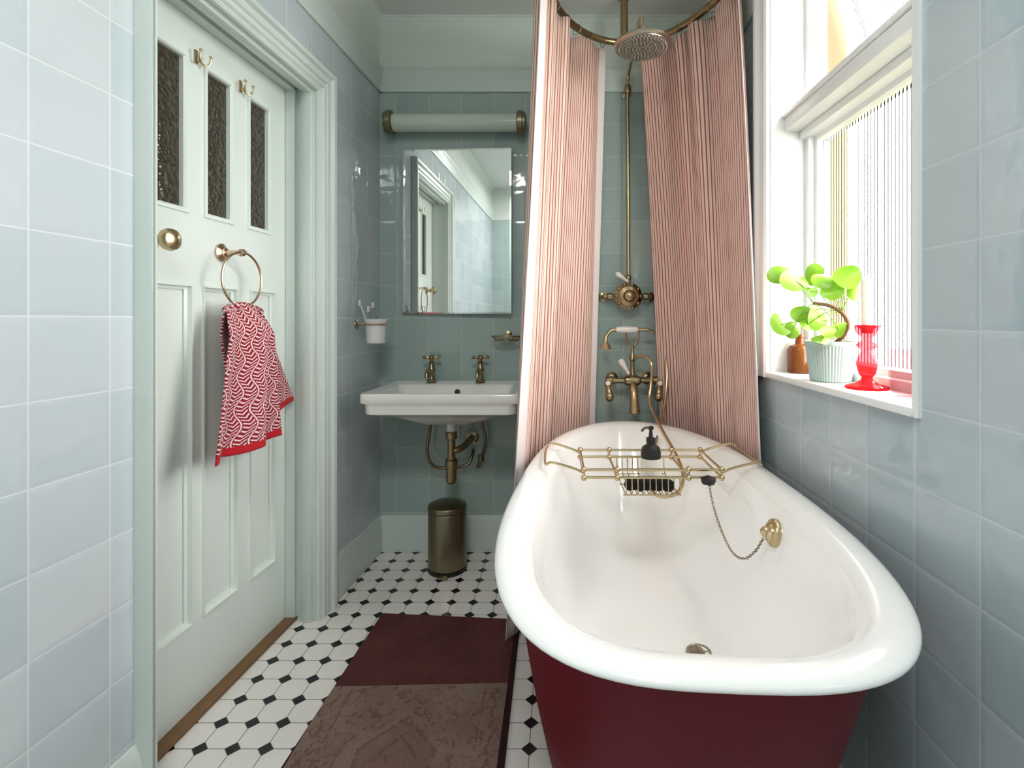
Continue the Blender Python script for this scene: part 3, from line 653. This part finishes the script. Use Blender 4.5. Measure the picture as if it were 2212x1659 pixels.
# pedal bin
c=Vector((-.485,2.285,0)); r=thing('pedal_bin',c,'small round bronze pedal bin on the floor under the washbasin','bin')
m=MB(); m.lathe([(.083,.0),(.086,.004),(.086,.018),(.08,.02)],c,seg=40); m.build('base',M['black'],r)
m=MB(); m.lathe([(.082,.018),(.085,.022),(.085,.262),(.083,.266)],c,seg=48); m.build('body',M['bronze'],r)
m=MB(); m.lathe([(.082,.268),(.087,.270),(.087,.284),(.083,.292),(.06,.302),(.03,.307),(0,.308)],c,seg=48); m.build('lid',M['bronze'],r)
m=MB(); m.box(c.x-.022,c.x+.022,c.y-.112,c.y-.08,.006,.016,.003); m.build('pedal',M['bronze'],r)
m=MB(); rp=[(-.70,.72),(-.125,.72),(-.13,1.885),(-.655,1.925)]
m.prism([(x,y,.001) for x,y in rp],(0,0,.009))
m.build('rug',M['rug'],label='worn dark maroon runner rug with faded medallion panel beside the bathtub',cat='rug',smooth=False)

# ------------------------------------------------------------------ window
win=MB(); to=lambda a,b,p:(p,a,b)
win.box(XR+.001,XR+.178,W1-.004,W1+.012,WZ0,WZ1); win.box(XR+.001,XR+.178,W0-.012,W0+.004,WZ0,WZ1); win.box(XR+.001,XR+.178,W0,W1,WZ1-.004,WZ1+.012)
win.frame([(0,GX-.03),(0,GX+.03),(-.03,GX+.03),(-.03,GX-.012),(-.026,GX-.03)],W0+.004,W1-.004,WZ0,WZ1-.004,to)
wd=win.build('window_1',M['white_trim'],kind='structure')
m=MB(); m.box(GX-.10,GX+.03,W0,W1,1.748,1.792,.005); m.box(GX-.108,GX-.06,W0,W1,1.792,1.806,.004); m.box(GX-.05,GX+.03,W0+.004,W1-.004,1.722,1.748,.004); m.build('transom',M['white_trim'],wd)
m=MB(); m.frame([(0,GX-.012),(0,GX+.026),(-.022,GX+.026),(-.022,GX+.004),(-.016,GX-.012)],W0+.034,W1-.034,WZ0+.030,1.722,to); m.build('sash',M['white_trim'],wd)
m=MB(); m.box(GX+.006,GX+.011,W0+.05,W1-.05,WZ0+.045,1.712); m.build('glass_pane',M['reeded'],wd,smooth=False)
hm=Matrix.Translation((GX+.01,0,2.33))@Matrix.Rotation(math.radians(-20),4,'Y')
def tf(a,b,p): return hm@Vector((p,a,b))
m=MB(); m.frame([(0,-.015),(0,.02),(-.04,.02),(-.04,.005),(-.032,-.015)],W0+.045,W1-.045,-.50,0,tf); fs=m.build('fanlight_sash',M['white_trim'],wd)
m=MB(); m.loft([[tf(a,b,p) for a,b in ((W0+.08,-.465),(W1-.08,-.465),(W1-.08,-.035),(W0+.08,-.035))] for p in (.0,.005)]); m.build('fanlight_glass',M['reeded'],wd,smooth=False)
m=MB(); m.tube([(GX-.03,1.50,1.81),(GX-.02,1.49,1.86),(GX+.06,1.50,1.875),(GX+.16,1.50,1.88)],.005,8); m.build('stay',M['bronze'],wd)
m=MB(); m.box(XR-.016,GX-.0,W0-.008,W1+.03,WZ0-.02,WZ0,.005); m.build('window_sill',M['white_trim'],wd)
m=MB(); cas=[(0,XR+.001),(0,XR-.012),(.01,XR-.018),(.02,XR-.012),(.055,XR-.014),(.065,XR-.026),(.08,XR-.026),(.083,XR+.001)]
rings=[[Vector((p,W1+w,z)) for w,p in cas] for z in (WZ0-.02,ZC-.02)]; m.loft(rings)
m.box(XR-.008,XR+.001,W0-.018,W0,WZ0-.02,WZ1); m.build('trim_9',M['white_trim'],kind='structure')

# sill things
c=Vector((.80,1.668,WZ0)); r=thing('amber_bottle',c,'small amber glass bottle on the windowsill behind the plant','bottle')
m=MB(); m.lathe([(.034,0),(.037,.004),(.037,.075),(.03,.088),(.015,.095),(.013,.115),(.016,.117),(.016,.125),(.011,.126)],c); m.build('body',M['amber'],r)
m=MB(); m.tube([c+Vector((.0,0,.01)),c+Vector((.002,-.004,.12)),c+Vector((.008,-.014,.22))],.0022,6); m.build('reed_stick',M['wood'],r)
pc=Vector((.781,1.447,WZ0)); r=thing('potted_plant',pc,'bright green round leaved plant in a ribbed sage pot on the windowsill','potted plant')
seg=96; prof=[(.048,.0),(.052,.003),(.0635,.10),(.067,.104),(.067,.114),(.063,.114),(.058,.10)]
rings=[]
for rr,h in prof:
    rings.append([pc+Vector(((rr+(.0012*math.cos(k*PI) if h<.102 else 0))*math.cos(2*PI*k/seg),(rr+(.0012*math.cos(k*PI) if h<.102 else 0))*math.sin(2*PI*k/seg),h)) for k in range(seg)])
m=MB(); m.loft(rings); m.build('pot',M['sage'],r,ang=25)
m=MB(); m.lathe([(.058,.1),(.059,.104),(.02,.107)],pc); m.build('soil',M['soil'],r)
trunk=[P(1800,745,1.44),P(1822,725,1.42),P(1832,700,1.40),P(1818,675,1.40),P(1790,660,1.41),P(1757,655,1.42)]
m=MB(); m.tube(trunk,[.006,.006,.0055,.005,.005,.0045],10); m.build('stem',M['bark'],r)
leaves=[(1687,593,26,20,1.47),(1717,605,30,24,1.44),(1758,592,18,22,1.45),(1780,604,23,18,1.40),(1797,628,21,17,1.38),(1830,596,25,25,1.36),(1846,632,13,19,1.35),(1688,700,20,25,1.46),(1712,712,15,17,1.45),(1733,678,23,16,1.44),(1766,686,20,25,1.42),(1792,716,21,12,1.36),(1812,710,13,16,1.36),(1775,733,19,10,1.38),(1752,628,14,11,1.44),(1812,612,13,12,1.39),(1745,702,14,12,1.42)]
lf=MB(); ps=MB(); rnd=random.Random(5)
for x,y,rx_,ry_,Y in leaves:
    c=P(x,y,Y); sc=Y/1100; view=(Vector((0,0,1.12))-c).normalized()
    nrm=(view*.8+Vector((rnd.uniform(-.5,.5),0,rnd.uniform(.1,.6)))).normalized()
    a=nrm.cross(Vector((0,0,1))).normalized(); b=nrm.cross(a)
    Ra=rx_*sc*1.1; Rb=ry_*sc*1.15; nr=4; rows=[]
    for q in range(1,nr+1):
        f=q/nr; row=[]
        for s in range(24):
            t=2*PI*s/24; lob=1+.03*math.sin(3*t+x)
            row.append(c+a*(Ra*f*lob*math.cos(t))+b*(Rb*f*lob*math.sin(t))+nrm*(.006*f*f*math.cos(2*t+y)-.004*f))
        rows.append(row)
    vs=lf.quadgrid(rows,closeu=True); lf.bm.faces.new(vs[0])
    st=Vector(rnd.choice(trunk[3:])) if y<690 else Vector(rnd.choice(trunk[1:]))
    mid=(st+c)/2+Vector((0,0,.012)); ps.tube([st,mid,c-nrm*.002],.0013,5)
lf.build('foliage',M['leaf'],r)
ps.build('leaf_stalk',M['leaf'],r)
c=Vector((.786,1.285,WZ0))
m=MB(); m.lathe([(.046,0),(.05,.003),(.049,.007),(.028,.013),(.014,.022),(.012,.03),(.018,.036),(.02,.045),(.024,.06),(.024,.072),(.016,.09),(.013,.098),(.02,.103),(.025,.11),(.02,.117),(.013,.121),(.013,.13),(.024,.14),(.03,.158),(.028,.161),(.014,.15),(.013,.14)],c,seg=12); m.build('candlestick',M['pink_glass'],label='faceted pink glass candlestick on the windowsill right of the pot',cat='candlestick',ang=20)
m=MB(); m.lathe([(.012,.141),(.0125,.15),(.0115,.275),(.007,.28),(.001,.282),(.001,.29)],c,seg=20); m.build('candle',M['wax'],label='ivory taper candle standing in the pink glass candlestick',cat='candle')
c=Vector((.795,1.16,WZ0)); seg=48
rings=[[c+Vector(((rr+.0006*math.cos(k*PI*.5))*math.cos(2*PI*k/seg),(rr+.0006*math.cos(k*PI*.5))*math.sin(2*PI*k/seg),h)) for k in range(seg)] for rr,h in ((.025,0),(.029,.004),(.031,.09),(.029,.108),(.026,.108),(.027,.09),(.025,.008),(.01,.007))]
m=MB(); m.loft(rings); m.build('glass_tumbler',M['pale_pink_glass'],label='ribbed pale pink glass tumbler at the near end of the windowsill',cat='glass')
# outside
m=MB(); m.box(1.3,14,-6,14,-1.6,-1.5); m.build('ground',M['hedge'],kind='structure',smooth=False)

# ------------------------------------------------------------------ light
w=bpy.data.worlds.new('World'); S.world=w; w.use_nodes=True
bg=w.node_tree.nodes['Background']; bg.inputs[0].default_value=(1,.985,.97,1); bg.inputs[1].default_value=27
def area(name,loc,rot,sx,sy,e,col=(1,1,1),portal=False):
    l=bpy.data.lights.new(name,'AREA'); l.shape='RECTANGLE'; l.size=sx; l.size_y=sy; l.energy=e; l.color=col
    o=bpy.data.objects.new(name,l); C.objects.link(o); o.location=loc; o.rotation_euler=rot
    if portal: l.cycles.is_portal=True
    return o
area('window_portal',(OB+.01,(W0+W1)/2,(WZ0+WZ1)/2),(0,PI/2,0),1.6,.80,1,portal=True)
area('added_fill',(-.15,-.15,2.5),(0,0,0),.5,.5,24,(1,.99,.98))  # added fill light high behind the camera, stands for no actual fitting
cam=bpy.data.cameras.new('cam'); co=bpy.data.objects.new('cam',cam); C.objects.link(co); S.camera=co
co.location=(0,0,1.12); co.rotation_euler=(PI/2,0,0); cam.sensor_width=36; cam.lens=1100/2212*36
cam.shift_x=-94/2212; cam.shift_y=-139.5/2212; cam.clip_start=.01
